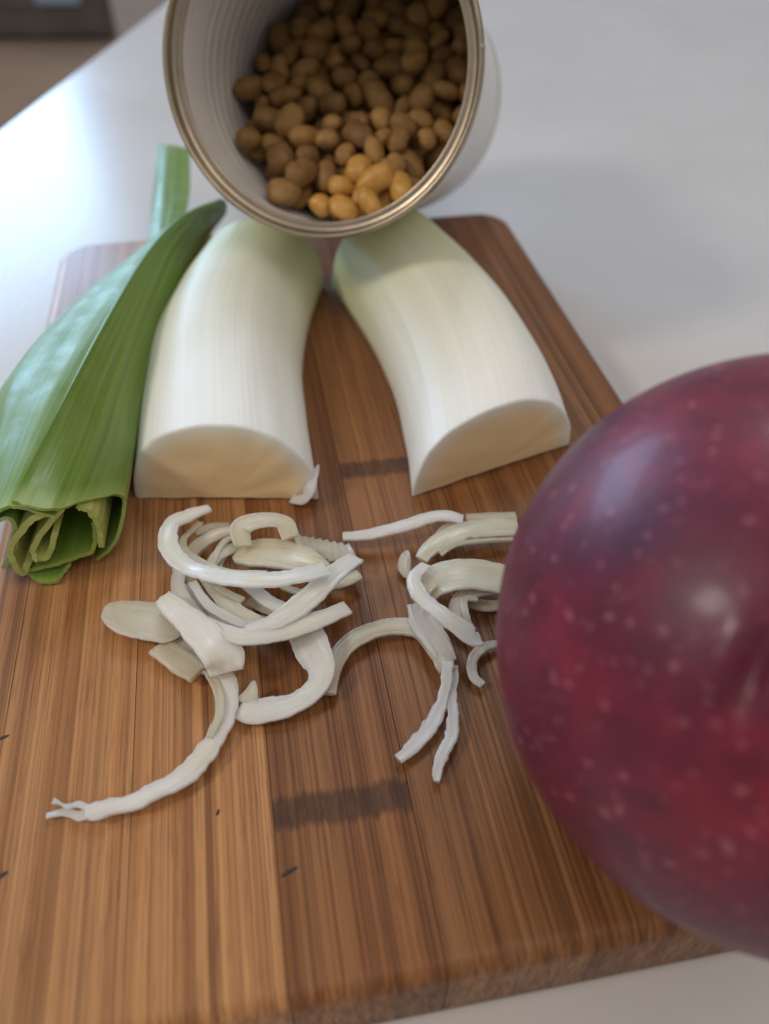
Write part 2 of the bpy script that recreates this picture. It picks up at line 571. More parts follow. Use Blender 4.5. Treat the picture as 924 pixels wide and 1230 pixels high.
# ------------------------------------------------------------------ the setting
TZ = -1.70                                   # table top
edge = [(-29.5, -40.0), (60.0, -40.0), (75.0, 130.0), (-5.8, 130.0)]
tbl = prism('table', edge, TZ-3.0, TZ, MAT['table'], bev=0.15, seg=3)
structure(tbl)
tbl['label'] = 'glossy white table top under the wooden board'
fl = prism('floor', [(-700, -200), (500, -200), (500, 900), (-700, 900)], -80, -77, MAT['floor'])
structure(fl)
wl = prism('wall', [(-91, 315), (60, 330), (60, 338), (-91, 323)], -77, 60, MAT['white'], bev=0.4)
structure(wl)
cab = empty('low_cabinet', (-190, 366, -77))
prism('body', [(-120, -18), (88, -18), (88, 25), (-120, 25)], 2, 46, MAT['dark'], cab, bev=0.6)
prism('top_board', [(-122, -20), (90, -20), (90, 27), (-122, 27)], 46.2, 49, MAT['dark'], cab, bev=0.4)
for x in (-110, 55):
    prism('leg', [(x, -14), (x+7, -14), (x+7, -7), (x, -7)], 0, 2, MAT['dark'], cab, bev=0.3)
for x in (-118, -56, 6):
    d = prism('drawer_front', [(x, -20.2), (x+60, -20.2), (x+60, -18.2), (x, -18.2)], 12, 42, MAT['dark'], cab, bev=0.4)
prism('blue_glint_panel', [(64, -23), (80, -23), (80, -20.4), (64, -20.4)], 13.5, 22, MAT['blue'], cab, bev=0.3)  # pale blue colour paints a glint on the cabinet front
tag(cab, 'dark low cabinet standing on the brown floor beyond the table', 'cabinet')

# ------------------------------------------------------------------ chopping board
AL = math.radians(10.2)
board = empty('cutting_board', (0, 0, TZ), (0, 0, AL))
tag(board, 'brown bamboo cutting board with rounded corners on white table', 'cutting board')
BX0, BX1, BY0, BY1, BR, BT = -5.9, 9.05, 3.55, 27.05, 1.0, -TZ


def outline(x0, x1, ins):
    """outline of the board's rounded rectangle, drawn in by ins, between two joints"""
    r = BR-ins*0.6
    a0, a1, b0, b1 = BX0+ins, BX1-ins, BY0+ins, BY1-ins
    lo = a0 if x0 <= BX0+0.02 else x0
    hi = a1 if x1 >= BX1-0.02 else x1

    def ylim(x):
        d = max(0.0, a0+r-x, x-(a1-r))
        return r-math.sqrt(max(0.0, r*r-d*d))
    K = 18
    xs = [lo+(hi-lo)*(0.5-0.5*math.cos(math.pi*k/K)) for k in range(K+1)]
    return [(x, b0+ylim(x)) for x in xs]+[(x, b1-ylim(x)) for x in reversed(xs)]


bounds = [BX0, -5.05, -2.86, -0.65, 1.54, 3.72, 5.92, 8.12, BX1]
tones = [0.60, 0.56, 0.62, 0.12, 0.20, 0.10, 0.18, 0.05]
nodes_y = [16.4, 6.9, 19.3, 6.25, 14.2, 21.0, 10.3, 18.0]
nodes_y[1] = 30.0
nodes_y[2] = 31.0
nodes_y[5] = nodes_y[6] = nodes_y[7] = 40.0


def make_plank(i):
    x0, x1 = bounds[i]+(0.006 if i else 0), bounds[i+1]-(0.006 if i < len(bounds)-2 else 0)
    levels = [(0.12, 0.0), (0.04, 0.04), (0.0, 0.14)]
    rr = 0.34
    for k in range(7):
        a = k/6*math.pi/2
        levels.append((rr*(1-math.cos(a)), BT-rr+rr*math.sin(a)))
    verts, faces = [], []
    for ins, z in levels:
        verts += [(x, y, z) for x, y in outline(x0, x1, ins)]
    n = len(verts)//len(levels)
    for l in range(len(levels)-1):
        for k in range(n):
            k2 = (k+1) % n
            faces.append((l*n+k, l*n+k2, (l+1)*n+k2, (l+1)*n+k))
    t = (len(levels)-1)*n
    h = n//2
    for k in range(h-1):
        faces.append((t+k, t+k+1, t+n-2-k, t+n-1-k))
        faces.append((k+1, k, n-1-k, n-2-k))
    me = mesh_of('bamboo_strip', verts, faces)
    o = link('bamboo_strip', me, MAT['bamboo'], board, smooth=True)
    me.set_sharp_from_angle(angle=math.radians(38))
    o['tone'] = tones[i]
    o['seed'] = 37.0*i+4.0
    o['node_y'] = nodes_y[i]
    return o


for i in range(len(bounds)-1):
    make_plank(i)


# ------------------------------------------------------------------ leek halves
def leek_half(name, stations, label, flip=False, heart=0.0):
    """stations: (left point, right point, height) on the board; D-shaped section"""
    root = empty(name, ((stations[0][0]+stations[0][1])/2))
    org = root.location/S
    ns, na = 46, 40
    data = [list(a[:2])+list(b[:2])+[h] for a, b, h in stations]
    st = catmull(data, ns)
    verts, faces, uvs = [], [], []
    for i, s in enumerate(st):
        a = Vector((s[0], s[1], 0.02))
        b = Vector((s[2], s[3], 0.02))
        c = (a+b)/2
        half = (b-a)/2
        for j in range(na+1):
            ph = math.pi*(1-j/na)
            ca, sa = math.cos(ph), math.sin(ph)
            ex = math.copysign(abs(ca)**0.90, ca)
            ez = abs(sa)**0.93
            w = 1+0.008*noise.noise(Vector((j*0.45, i*0.05, 3.1)))+0.012*noise.noise(Vector((j*0.15, i*0.12, 9.1)))
            p = c+half*ex*w
            p.z = 0.02+s[4]*ez*w
            if i == 0:
                p.y += 0.03*noise.noise(Vector((j*0.35, 1.3, 0)))
            verts.append(p-org)
            uvs.append((j/na, i/ns))
    W1 = na+1
    for i in range(ns):
        for j in range(na):
            faces.append((i*W1+j, i*W1+j+1, (i+1)*W1+j+1, (i+1)*W1+j))
        faces.append((i*W1+na, i*W1, (i+1)*W1, (i+1)*W1+na))      # flat underside
    link('outer_layer', mesh_of('outer_layer', verts, faces, uvs), MAT['leek_skin'], root)
    # cut faces, slightly proud of the skin's edge and domed like a sawn vegetable
    for which in (0, ns):
        fv, ff, fu = [], [], []
        cc = Vector((0, 0, 0))
        ring = [Vector(verts[which*W1+j]) for j in range(W1)]
        base = (ring[0]+ring[-1])/2
        ax = (Vector(st[min(which+1, ns)][:2]).to_3d()-Vector(st[max(which-1, 0)][:2]).to_3d()).normalized()
        ax = -ax if which == 0 else ax
        ctr = base+Vector((0, 0, (max(r.z for r in ring)-base.z)*0.02))
        ts = [1-0.035*(1-math.cos(q*math.pi/12)) for q in range(7)]+[0.965-0.965*(q+1)/10 for q in range(10)]
        nr = len(ts)-1
        for k in range(nr+1):
            t = ts[k]
            for j in range(W1):
                p = ctr+(ring[j]-ctr)*t
                e_ = max(0.0, (t-0.965)/0.035)
                bulge = 0.05*math.sqrt(max(0.0, 1-e_*e_))
                bulge += 0.03*noise.noise(Vector((p.x*2.2, p.z*2.2, 5.0)))*(1-t**6)
                p = p+ax*bulge
                fv.append(p)
                fu.append((t, 0.5+0.5*t*(j/na-0.5)))
        for k in range(nr):
            for j in range(na):
                q = (k*W1+j, (k+1)*W1+j, (k+1)*W1+j+1, k*W1+j+1)
                ff.append(q if which == 0 else q[::-1])
        link('cut_face', mesh_of('cut_face', fv, ff, fu), MAT['cut'], root)
    tag(root, label, 'leek')
    return root, st


def side(p, q, w):
    return p, q, w


l1r = [W(383, 598), W(369, 510), W(364, 445), W(373, 390), W(389, 346)]
l1w = [4.05, 4.0, 3.95, 3.85, 3.75]
l1dir = [(-1, 0.0), (-1, -0.02), (-1, -0.10), (-1, -0.18), (-1, -0.22)]
l1h = [2.05, 2.15, 2.25, 2.3, 2.35]
stA = []
for p, w, d, h in zip(l1r, l1w, l1dir, l1h):
    dv = Vector((d[0], d[1], 0)).normalized()
    stA.append((p+dv*w, p, h))
leekA, stA_ = leek_half('leek_half', stA, 'white leek half lying against the green leek leaves, flat side down')
l2l = [W(495, 596), W(487, 535), W(469, 468), W(438, 405), W(399, 349)]
l2w = [4.2, 4.05, 3.9, 3.75, 3.6]
l2dir = [(1, 0.49), (1, 0.42), (1, 0.36), (1, 0.30), (1, 0.26)]
l2h = [1.82, 2.0, 2.15, 2.3, 2.35]
stB = []
for p, w, d, h in zip(l2l, l2w, l2dir, l2h):
    dv = Vector((d[0], d[1], 0)).normalized()
    stB.append((p, p+dv*w, h))
leekB, stB_ = leek_half('leek_half', stB, 'greenish white leek half beside the bare strip of board, behind the apple')


# ------------------------------------------------------------------ ribbons: leek slices, leaf strips
def ribbon(name, pts, thick, m, label=None, cat=None, group=None, parent=None, n=None, rag=0.03, roll=0.0, seed=0, square=4.2, taper=0.0, ring=36, own=True, groove=0.013, bow=0.12):
    """pts: (u, v, z, width_cm[, roll_deg]); a solid band swept along the path"""
    rnd = random.Random(seed+11)
    if cat == 'leek strip' or parent is not None:
        thick = thick*0.42
    tw = rnd.uniform(-14, 14)
    P = []
    for p in pts:
        q = W(*p[:3])
        P.append([q.x, q.y, q.z, p[3], p[4] if len(p) > 4 else roll])
    n = n or max(30, 20*(len(P)-1))
    C = catmull(P, n)
    org = Vector(C[0][:3]) if own else Vector((0, 0, 0))
    verts, faces, uvs = [], [], []
    M = ring
    arc = [0.0]
    for i in range(n):
        arc.append(arc[-1]+float(np.linalg.norm(C[i+1][:3]-C[i][:3])))
    for i, c in enumerate(C):
        a = Vector(C[max(0, i-1)][:3])
        b = Vector(C[min(n, i+1)][:3])
        T = (b-a).normalized()
        Zv = Vector((0, 0, 1))
        Sd = T.cross(Zv)
        if Sd.length < 1e-4:
            Sd = Vector((1, 0, 0))
        Sd.normalize()
        Nn = Sd.cross(T).normalized()
        ro = math.radians(c[4]+tw*math.sin(i/n*math.pi*1.3+seed))
        A = Sd*math.cos(ro)+Nn*math.sin(ro)
        B = -Sd*math.sin(ro)+Nn*math.cos(ro)
        endf = min(i, n-i)/n
        ef = 1.0 if not taper else min(1.0, (endf/taper)**0.5+0.12)
        w, t = max(0.03, c[3])*ef, thick*(0.75+0.25*ef)
        for k in range(M):
            ang = 2*math.pi*(k+0.5)/M
            ca, sa = math.cos(ang), math.sin(ang)
            x = math.copysign(abs(ca)**(2/square), ca)*w/2
            y = math.copysign(abs(sa)**(2/square), sa)*t/2
            sd = math.copysign(2.0, ca)
            g = noise.noise(Vector((arc[i]*1.8+seed*3.7, sd, 0.3)))+0.6*noise.noise(Vector((arc[i]*7.0+seed*3.7, sd, 4.3)))+0.25*noise.noise(Vector((arc[i]*16.0+seed*3.7, sd, 6.3)))
            x += rag*0.75*g*(abs(ca)**0.5)
            y += rag*0.7*noise.noise(Vector((arc[i]*1.6+seed, x*3.0, 1.5)))+bow*(x/w)**2*t*4
            if groove and abs(ca) < 0.9:
                y -= groove*(0.5+0.5*math.cos((x+0.03*noise.noise(Vector((arc[i]*1.2, seed, 0))))*2*math.pi/0.13))*(1 if sa > 0 else -1)
            p = Vector(c[:3])+A*x*(0.84 if cat else 0.94)+B*y
            if p.z < 0.015:
                p.z = 0.015+0.02*rnd.random()*0
            verts.append(p-org)
            uvs.append((k/M if k <= M/2 else 1-k/M, i/n))
    for i in range(n):
        for k in range(M):
            k2 = (k+1) % M
            faces.append((i*M+k, i*M+k2, (i+1)*M+k2, (i+1)*M+k))
    faces.append(tuple(reversed(range(M))))
    faces.append(tuple(n*M+k for k in range(M)))
    me = mesh_of(name, verts, faces, uvs)
    o = link(name, me, m, parent)
    me.set_sharp_from_angle(angle=math.radians(42))
    if own:
        o.location = org*S
    if label:
        tag(o, label, cat, group)
    return o


def sheet(name, rows, thick, m, parent, nu=40, nv=30, wave=0.02, seed=0):
    """rows of world points (cm), each row across the leaf, rows along its length; gives a solid sheet"""
    R = [catmull([tuple(p) for p in r], nv) for r in rows]
    verts, uvs = [], []
    colsp = [catmull([R[k][j] for k in range(len(R))], nu) for j in range(nv+1)]
    g = [[Vector(colsp[j][i]) for j in range(nv+1)] for i in range(nu+1)]
    nr = [[None]*(nv+1) for _ in range(nu+1)]
    for i in range(nu+1):
        for j in range(nv+1):
            du = g[min(nu, i+1)][j]-g[max(0, i-1)][j]
            dv = g[i][min(nv, j+1)]-g[i][max(0, j-1)]
            q = dv.cross(du)
            nr[i][j] = q.normalized() if q.length > 1e-8 else Vector((0, 0, 1))
    W1 = nv+1
    for sgn in (1, -1):
        for i in range(nu+1):
            for j in range(nv+1):
                wv = wave*noise.noise(Vector((j*0.35+seed, i*0.12, 2.0)))+wave*0.4*noise.noise(Vector((j*0.9, i*0.1+seed, 8)))
                p = g[i][j]+nr[i][j]*(wv+sgn*thick/2)
                if i == 0:
                    p = p+Vector((0, -0.05*noise.noise(Vector((j*0.6, seed, 1))), 0))
                verts.append(p)
                uvs.append((j/nv, i/nu))
    off = (nu+1)*W1
    faces = []
    for i in range(nu):
        for j in range(nv):
            a, b, c, d = i*W1+j, i*W1+j+1, (i+1)*W1+j+1, (i+1)*W1+j
            faces.append((a, b, c, d))
            faces.append((off+d, off+c, off+b, off+a))
    for i in range(nu):
        for j in (0, nv):
            a, d = i*W1+j, (i+1)*W1+j
            faces.append((a, d, off+d, off+a) if j == 0 else (d, a, off+a, off+d))
    for j in range(nv):
        for i in (0, nu):
            a, b = i*W1+j, i*W1+j+1
            faces.append((b, a, off+a, off+b) if i == 0 else (a, b, off+b, off+a))
    me = mesh_of(name, verts, faces, uvs)
    o = link(name, me, m, parent)
    me.set_sharp_from_angle(angle=math.radians(50))
    return o


# ------------------------------------------------------------------ green leek leaves
greens = empty('leek_greens', (0, 0, 0))
tag(greens, 'bundle of folded green leek leaves with cut end on the board', 'leek leaves')
rows = [
    [W(-60, 680, 0.9), W(-34, 640, 1.9), W(14, 603, 2.45), W(62, 613, 2.25), W(104, 602, 1.95), W(148, 598, 1.35), W(140, 648, 0.6), W(116, 674, 0.12)],
    [W(-40, 590, 0.9), W(-14, 540, 2.05), W(52, 528, 2.6), W(95, 535, 2.25), W(130, 532, 1.85), W(158, 540, 1.25), W(150, 580, 0.6), W(128, 600, 0.12)],
    [W(-16, 500, 0.9), W(12, 457, 2.15), W(93, 448, 2.7), W(124, 454, 2.25), W(150, 460, 1.8), W(171, 468, 1.25), W(164, 505, 0.6), W(140, 520, 0.12)],
    [W(54, 420, 0.9), W(74, 380, 2.1), W(136, 368, 2.7), W(160, 373, 2.25), W(180, 378, 1.8), W(197, 388, 1.25), W(190, 420, 0.6), W(170, 430, 0.12)],
    [W(142, 345, 0.8), W(153, 315, 1.8), W(180, 297, 2.5), W(198, 299, 2.1), W(213, 303, 1.7), W(226, 314, 1.15), W(218, 340, 0.6), W(200, 350, 0.12)],
    [W(206, 302, 0.6), W(208, 282, 1.4), W(222, 257, 2.1), W(234, 257, 1.85), W(244, 260, 1.55), W(252, 270, 1.05), W(246, 290, 0.5), W(232, 300, 0.12)],
    [W(256, 262, 0.6), W(257, 252, 1.0), W(262, 240, 1.55), W(265, 239, 1.5), W(268, 240, 1.4), W(272, 246, 1.1), W(270, 256, 0.7), W(266, 262, 0.4)],
]
left_rows = [r[:2]+[r[1]*0.5+r[2]*0.5+Vector((0, 0, 0.06)), r[2]+Vector((0.03, 0, -0.13)), r[3]+Vector((0, 0, -0.2))] for r in rows]
sheet('leaf', left_rows, 0.075, MAT['leaf'], greens, nu=56, nv=30, wave=0.03, seed=3)
right_rows = [r[2:] for r in rows]
sheet('leaf', right_rows, 0.075, MAT['leaf'], greens, nu=56, nv=36, wave=0.03, seed=9)
c0 = sum(rows[0], Vector())/8
c2 = sum(rows[2], Vector())/8
BD = (c2-c0)
BD.z = 0
BD.normalize()


def inner(front, depth, shrink, m, seed, thick=0.09, nv=26):
    F = [W(*p) for p in front]
    c = sum(F, Vector())/len(F)
    rr = []
    for k in range(4):
        t = k/3
        rr.append([c+(p-c)*(1-shrink*t)+BD*depth*t for p in F])
    return sheet('leaf', rr, thick, m, greens, nu=14, nv=nv, wave=0.03, seed=seed)


inner([(52, 618, 2.05), (34, 628, 1.85), (14, 655, 1.15), (14, 672, 0.75), (27, 690, 0.25), (34, 676, 0.55)], 5.5, 0.1, MAT['leaf_pale'], 21, thick=0.13)
inner([(74, 612, 2.15), (55, 634, 1.6), (40, 660, 1.0), (44, 672, 0.75), (58, 668, 0.8), (66, 640, 1.45)], 5.0, 0.1, MAT['leaf_pale'], 22, thick=0.11)
inner([(112, 628, 1.15), (115, 648, 0.8), (108, 664, 0.5), (88, 671, 0.42), (60, 680, 0.35), (34, 686, 0.25)], 6.0, 0.05, MAT['leaf_in'], 23)
inner([(92, 609, 1.92), (108, 616, 1.72), (119, 636, 1.2), (122, 658, 0.7)], 3.0, 0.35, MAT['leaf_pale'], 24, thick=0.10)
inner([(30, 686, 0.14), (44, 698, 0.10), (66, 700, 0.09), (76, 688, 0.14), (84, 678, 0.22)], 4.0, 0.0, MAT['leaf_in'], 25, thick=0.07)
inner([(-40, 670, 0.55), (-18, 640, 1.2), (10, 622, 1.9), (20, 650, 1.2), (4, 684, 0.4)], 5.0, 0.05, MAT['leaf_in'], 26)
# narrow leaf running back beyond the board
rows = [[W(176, 318, 1.25), W(192, 314, 1.32), W(212, 312, 1.25)],
        [W(180, 280, 1.4), W(198, 277, 1.47), W(218, 276, 1.4)],
        [W(184, 232, 1.25), W(204, 230, 1.30), W(228, 230, 1.2)],
        [W(190, 174, 0.9), W(207, 176, 0.96), W(228, 180, 0.85)]]
sheet('leaf', rows, 0.08, MAT['leaf'], greens, nu=20, nv=14, wave=0.02, seed=31)

# ------------------------------------------------------------------ leek shavings
G = 'shaved leek strips scattered on the board'
SW, SC, SB = MAT['strip_white'], MAT['strip_cream'], MAT['strip_beige']


def strip(pts, thick, m, label, seed, name='leek_strip', **kw):
    return ribbon(name, pts, thick, m, label, 'leek strip', G, seed=seed, **kw)


strip([(252, 612, .75, .22), (228, 619, .85, .36), (206, 630, .95, .42), (203, 656, 1.05, .44), (222, 679, 1.15, .40), (262, 693, 1.25, .40), (312, 697, 1.3, .40), (352, 694, 1.25, .40), (392, 684, 1.15, .38)],
      0.26, SW, 'long white leek strip arching over the top of the heap', 1, rag=.05)
strip([(428, 670, .85, .38), (402, 690, .95, .50), (368, 722, 1.0, .50), (330, 748, .95, .42), (296, 760, .85, .34)],
      0.24, SW, 'broad white leek strip with blunt end above the heap\'s smooth curved strip', 2, rag=.05)
strip([(418, 731, .75, .36), (380, 746, .85, .38), (340, 760, .9, .36), (300, 766, .9, .36), (262, 757, .85, .36), (228, 738, .75, .34), (198, 716, .6, .30)],
      0.24, SW, 'smooth curved white leek strip along the lower side of the heap', 3, rag=.035)
strip([(349, 646, .85, .42), (340, 628, .95, .48), (314, 625, 1.0, .50), (290, 634, .95, .52), (292, 656, .8, .40)],
      0.20, SC, 'curled cream leek ring piece on the far side of the heap', 4, rag=.03)
strip([(280, 672, .55, .62), (312, 664, .62, .85), (352, 670, .6, .80), (396, 682, .5, .50)],
      0.30, SC, 'flat cream half moon leek slice in the middle of the heap', 5, rag=.03, taper=.25)
for k in range(8):
    u = 356+k*8.6
    v = 644+k*1.7
    strip([(u, v, .42, .17), (u+5, v+10, .48, .19), (u+9, v+24, .42, .17)], 0.20, SB,
          'short ridged leek end in the comb row behind the cream half moon slice', 60+k, name='leek_shred', rag=.02, n=12)
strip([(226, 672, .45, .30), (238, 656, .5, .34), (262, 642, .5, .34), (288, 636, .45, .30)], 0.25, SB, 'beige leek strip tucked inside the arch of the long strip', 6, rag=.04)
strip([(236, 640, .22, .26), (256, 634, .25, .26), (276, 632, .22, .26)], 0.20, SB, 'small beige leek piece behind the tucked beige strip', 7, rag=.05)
strip([(248, 690, .6, .26), (262, 668, .65, .30), (284, 656, .6, .26), (300, 650, .5, .2)], 0.20, SC, 'thin cream leek strip crossing the arch of the long strip', 8, rag=.03)
strip([(218, 676, .35, .30), (214, 700, .4, .34), (222, 724, .45, .36), (246, 752, .5, .36)], 0.24, SW, 'white leek strip running down under the long arching strip', 9, rag=.04)
strip([(246, 690, .4, .34), (262, 712, .45, .40), (284, 736, .5, .42), (320, 756, .5, .36)], 0.24, SC, 'cream leek strip slanting below the arch toward the curved strip', 10, rag=.04)
strip([(294, 698, .5, .30), (316, 718, .55, .32), (344, 734, .55, .32), (380, 742, .5, .30)], 0.22, SW, 'short white leek strip bridging the two curved strips of the heap', 11, rag=.04)
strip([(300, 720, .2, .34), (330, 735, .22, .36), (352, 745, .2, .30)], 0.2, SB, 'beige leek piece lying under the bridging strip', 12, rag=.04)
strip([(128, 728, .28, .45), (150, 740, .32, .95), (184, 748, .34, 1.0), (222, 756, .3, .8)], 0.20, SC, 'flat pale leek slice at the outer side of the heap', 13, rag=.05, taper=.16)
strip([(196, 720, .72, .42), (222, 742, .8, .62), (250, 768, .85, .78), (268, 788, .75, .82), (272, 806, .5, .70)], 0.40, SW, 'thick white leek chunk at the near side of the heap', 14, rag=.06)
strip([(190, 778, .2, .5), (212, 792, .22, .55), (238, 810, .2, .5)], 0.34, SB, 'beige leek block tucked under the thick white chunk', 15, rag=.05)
tail = empty('leek_strip', W(266, 800, 0))
tag(tail, 'long trailing leek strip with frayed end reaching over the bare board', 'leek strip', G)
tail.location = (0, 0, 0)
ribbon('band', [(258, 800, .35, .34), (277, 828, .30, .34), (272, 862, .22, .34), (250, 902, .2, .36), (214, 936, .2, .36), (170, 960, .2, .34), (128, 972, .2, .30), (104, 976, .2, .24)], 0.28, SW, parent=tail, seed=16, rag=.085, own=False, n=80)
ribbon('strand', [(250, 806, .35, .18), (262, 830, .36, .17), (264, 858, .32, .17), (252, 886, .26, .14)], 0.18, SC, parent=tail, seed=17, rag=.03, own=False)
ribbon('frayed_end', [(112, 972, .24, .14), (96, 966, .22, .12), (80, 968, .18, .11), (64, 963, .16, .09)], 0.12, SW, parent=tail, seed=18, rag=.05, own=False)
ribbon('frayed_end', [(112, 980, .16, .15), (94, 980, .14, .13), (76, 975, .12, .12), (56, 980, .1, .10)], 0.12, SW, parent=tail, seed=19, rag=.05, own=False)
hook = empty('leek_strip')
tag(hook, 'hook shaped white leek strip with flared pointed tip beside the heap', 'leek strip', G)
ribbon('band', [(362, 752, .55, .62), (374, 776, .52, .70), (386, 802, .4, .56), (378, 828, .28, .42), (352, 846, .22, .40), (324, 853, .2, .46), (300, 854, .2, .50), (290, 848, .2, .46)], 0.26, SW, parent=hook, seed=20, rag=.05, own=False)
ribbon('pointed_tip', [(296, 846, .22, .42), (302, 832, .3, .28), (306, 818, .38, .07)], 0.16, SC, parent=hook, seed=21, rag=.02, own=False)
arc = empty('leek_strip')
tag(arc, 'beige arched leek strip joining the two piles and splitting into two frayed tails', 'leek strip', G)
ribbon('band', [(394, 834, .2, .30), (400, 802, .22, .36), (422, 771, .24, .38), (462, 754, .26, .38), (500, 756, .28, .40), (524, 778, .3, .42), (538, 806, .3, .34)], 0.26, SB, parent=arc, seed=22, rag=.03, own=False)
ribbon('frayed_tail', [(538, 796, .32, .22), (534, 836, .24, .24), (520, 870, .2, .26), (500, 894, .18, .26), (478, 912, .16, .20)], 0.20, SW, parent=arc, seed=23, rag=.075, own=False)
ribbon('frayed_tail', [(544, 800, .26, .20), (543, 842, .2, .20), (544, 880, .18, .22), (532, 908, .17, .22), (523, 938, .15, .16)], 0.20, SW, parent=arc, seed=24, rag=.075, own=False)
strip([(412, 645, .35, .26), (446, 642, .4, .32), (488, 631, .5, .34), (528, 620, .55, .34), (556, 625, .5, .26)], 0.24, SW, 'straight white leek strip reaching from the comb row to the second pile', 25, rag=.035)
strip([(506, 672, .35, .34), (528, 650, .42, .50), (566, 637, .45, .56), (622, 634, .4, .50)], 0.24, SC, 'broad cream leek strip with jagged edge on the second pile', 26, rag=.07)
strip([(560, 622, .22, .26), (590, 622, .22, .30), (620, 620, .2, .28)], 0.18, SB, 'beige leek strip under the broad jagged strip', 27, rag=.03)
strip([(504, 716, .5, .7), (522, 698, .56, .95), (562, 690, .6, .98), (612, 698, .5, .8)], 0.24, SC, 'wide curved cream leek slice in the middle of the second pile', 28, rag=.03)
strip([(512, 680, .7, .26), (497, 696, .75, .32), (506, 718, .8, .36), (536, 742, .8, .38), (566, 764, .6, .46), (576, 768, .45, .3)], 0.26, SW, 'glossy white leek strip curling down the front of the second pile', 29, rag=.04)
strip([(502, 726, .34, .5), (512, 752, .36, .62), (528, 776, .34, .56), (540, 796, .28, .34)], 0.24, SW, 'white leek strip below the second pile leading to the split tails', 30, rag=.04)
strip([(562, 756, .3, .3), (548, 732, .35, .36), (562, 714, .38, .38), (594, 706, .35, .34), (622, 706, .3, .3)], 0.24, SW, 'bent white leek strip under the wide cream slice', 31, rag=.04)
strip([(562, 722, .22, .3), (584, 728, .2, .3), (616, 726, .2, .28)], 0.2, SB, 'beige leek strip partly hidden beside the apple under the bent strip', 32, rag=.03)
strip([(612, 772, .16, .18), (584, 777, .18, .20), (568, 792, .2, .22), (568, 812, .18, .22), (580, 823, .15, .16)], 0.16, SW, 'small white leek curl lying alone beside the apple', 33, rag=.03)
strip([(489, 662, .14, .18), (486, 678, .15, .32), (487, 694, .13, .2)], 0.14, SC, 'small oval cream leek chip lying alone between the two piles', 34, name='leek_chip', rag=.02, taper=.3)

EX = [
    ([(262, 702, .25, .2), (276, 722, .3, .22), (304, 742, .3, .22), (346, 752, .28, .2)], SC, 'narrow cream leek strip low under the heap beside the slanting one'),
    ([(232, 700, .5, .2), (250, 726, .6, .22), (286, 748, .66, .22), (322, 752, .66, .2)], SW, 'narrow white leek strip between the long arch and the thick chunk'),
    ([(300, 652, .5, .18), (276, 660, .55, .2), (262, 680, .55, .2), (268, 704, .5, .2)], SB, 'thin beige leek loop inside the arch of the long strip'),
    ([(384, 690, .3, .34), (404, 700, .34, .36), (432, 690, .3, .30)], SC, 'short cream leek stub under the broad blunt strip'),
    ([(330, 764, .22, .3), (352, 756, .26, .3), (372, 762, .24, .26)], SB, 'beige leek scrap between the curved strip and the hook shaped strip'),
    ([(246, 655, .2, .24), (232, 668, .22, .26), (228, 690, .2, .24), (240, 712, .2, .2)], SB, 'beige leek sliver at the bottom of the heap inside the arch'),
    ([(512, 668, .2, .12), (520, 650, .3, .14), (536, 634, .35, .14), (556, 626, .35, .1)], SB, 'thin shaded leek sliver under the straight white strip'),
    ([(196, 764, .15, .34), (222, 778, .16, .36), (250, 806, .15, .3)], SC, 'cream leek flake under the thick white chunk'),
]
for k, (pp, mm, lb) in enumerate(EX):
    strip(pp, 0.22, mm, lb, 80+k, rag=.03)

base_paths = [
    [(238, 626, .6), (222, 650, .7), (232, 672, .8), (270, 684, .85), (322, 688, .85)],
    [(296, 640, .6), (272, 650, .7), (256, 672, .7), (262, 700, .6), (290, 726, .55)],
    [(412, 684, .7), (384, 706, .8), (350, 732, .8), (310, 748, .7), (272, 746, .6)],
    [(400, 738, .55), (362, 750, .65), (318, 758, .65), (276, 750, .6), (244, 728, .5)],
    [(330, 700, .6), (352, 712, .65), (378, 712, .6), (404, 700, .5)],
    [(224, 700, .3), (236, 728, .4), (262, 752, .45), (290, 770, .4)],
    [(520, 700, .66), (514, 722, .68), (532, 746, .62), (552, 758, .5)],
    [(530, 668, .55), (552, 654, .6), (584, 650, .55), (618, 652, .45)],
    [(576, 716, .45), (556, 724, .45), (556, 744, .4), (566, 760, .3)],
]
for k, pp in enumerate(base_paths):
    rr2 = random.Random(k)
    strip([(u+rr2.uniform(-4, 4), v+rr2.uniform(-4, 4), z, rr2.uniform(.12, .20)) for u, v, z in pp], 0.2, (SC, SB, SW)[k % 3],
          'thin translucent leek shaving tangled among the broader strips', 120+k, name='leek_shaving', rag=.03)

# torn sliver at the corner of the first leek half
ribbon('torn_flap', [(350, 599, .12, .26), (364, 598, .26, .36), (374, 584, .50, .30), (383, 558, .80, .05)], 0.12, MAT['strip_white'], parent=leekA, seed=41, rag=.05, own=False)
flap = [o for o in leekA.children if o.name.startswith('torn_flap')][0]
flap.matrix_parent_inverse = Matrix.Translation(-leekA.location)

# ------------------------------------------------------------------ tin can
YAW, TILT, CR, CLEN = math.radians(10.5), math.radians(21), 3.8, 10.6
d = (382-CX)*RT + FPX*FW + (CY-79)*UP
P0 = Vector(np.array([0, 0, CAM_H]) + d/FPX*19.0)
AXIS = Vector((math.sin(YAW)*math.cos(TILT), math.cos(YAW)*math.cos(TILT), -math.sin(TILT)))
zq = AXIS
xq = AXIS.cross(Vector((0, 0, 1))).normalized()
yq = zq.cross(xq).normalized()
if yq.z < 0:
    xq, yq = -xq, -yq
CANM = Matrix((xq, yq, zq)).transposed()
can = bpy.data.objects.new('tin_can', None)
col.objects.link(can)
can.empty_display_size = 0.02
can.matrix_world = Matrix.Translation(P0*S) @ CANM.to_4x4()
tag(can, 'opened tin can full of beans propped on the leek halves', 'can')


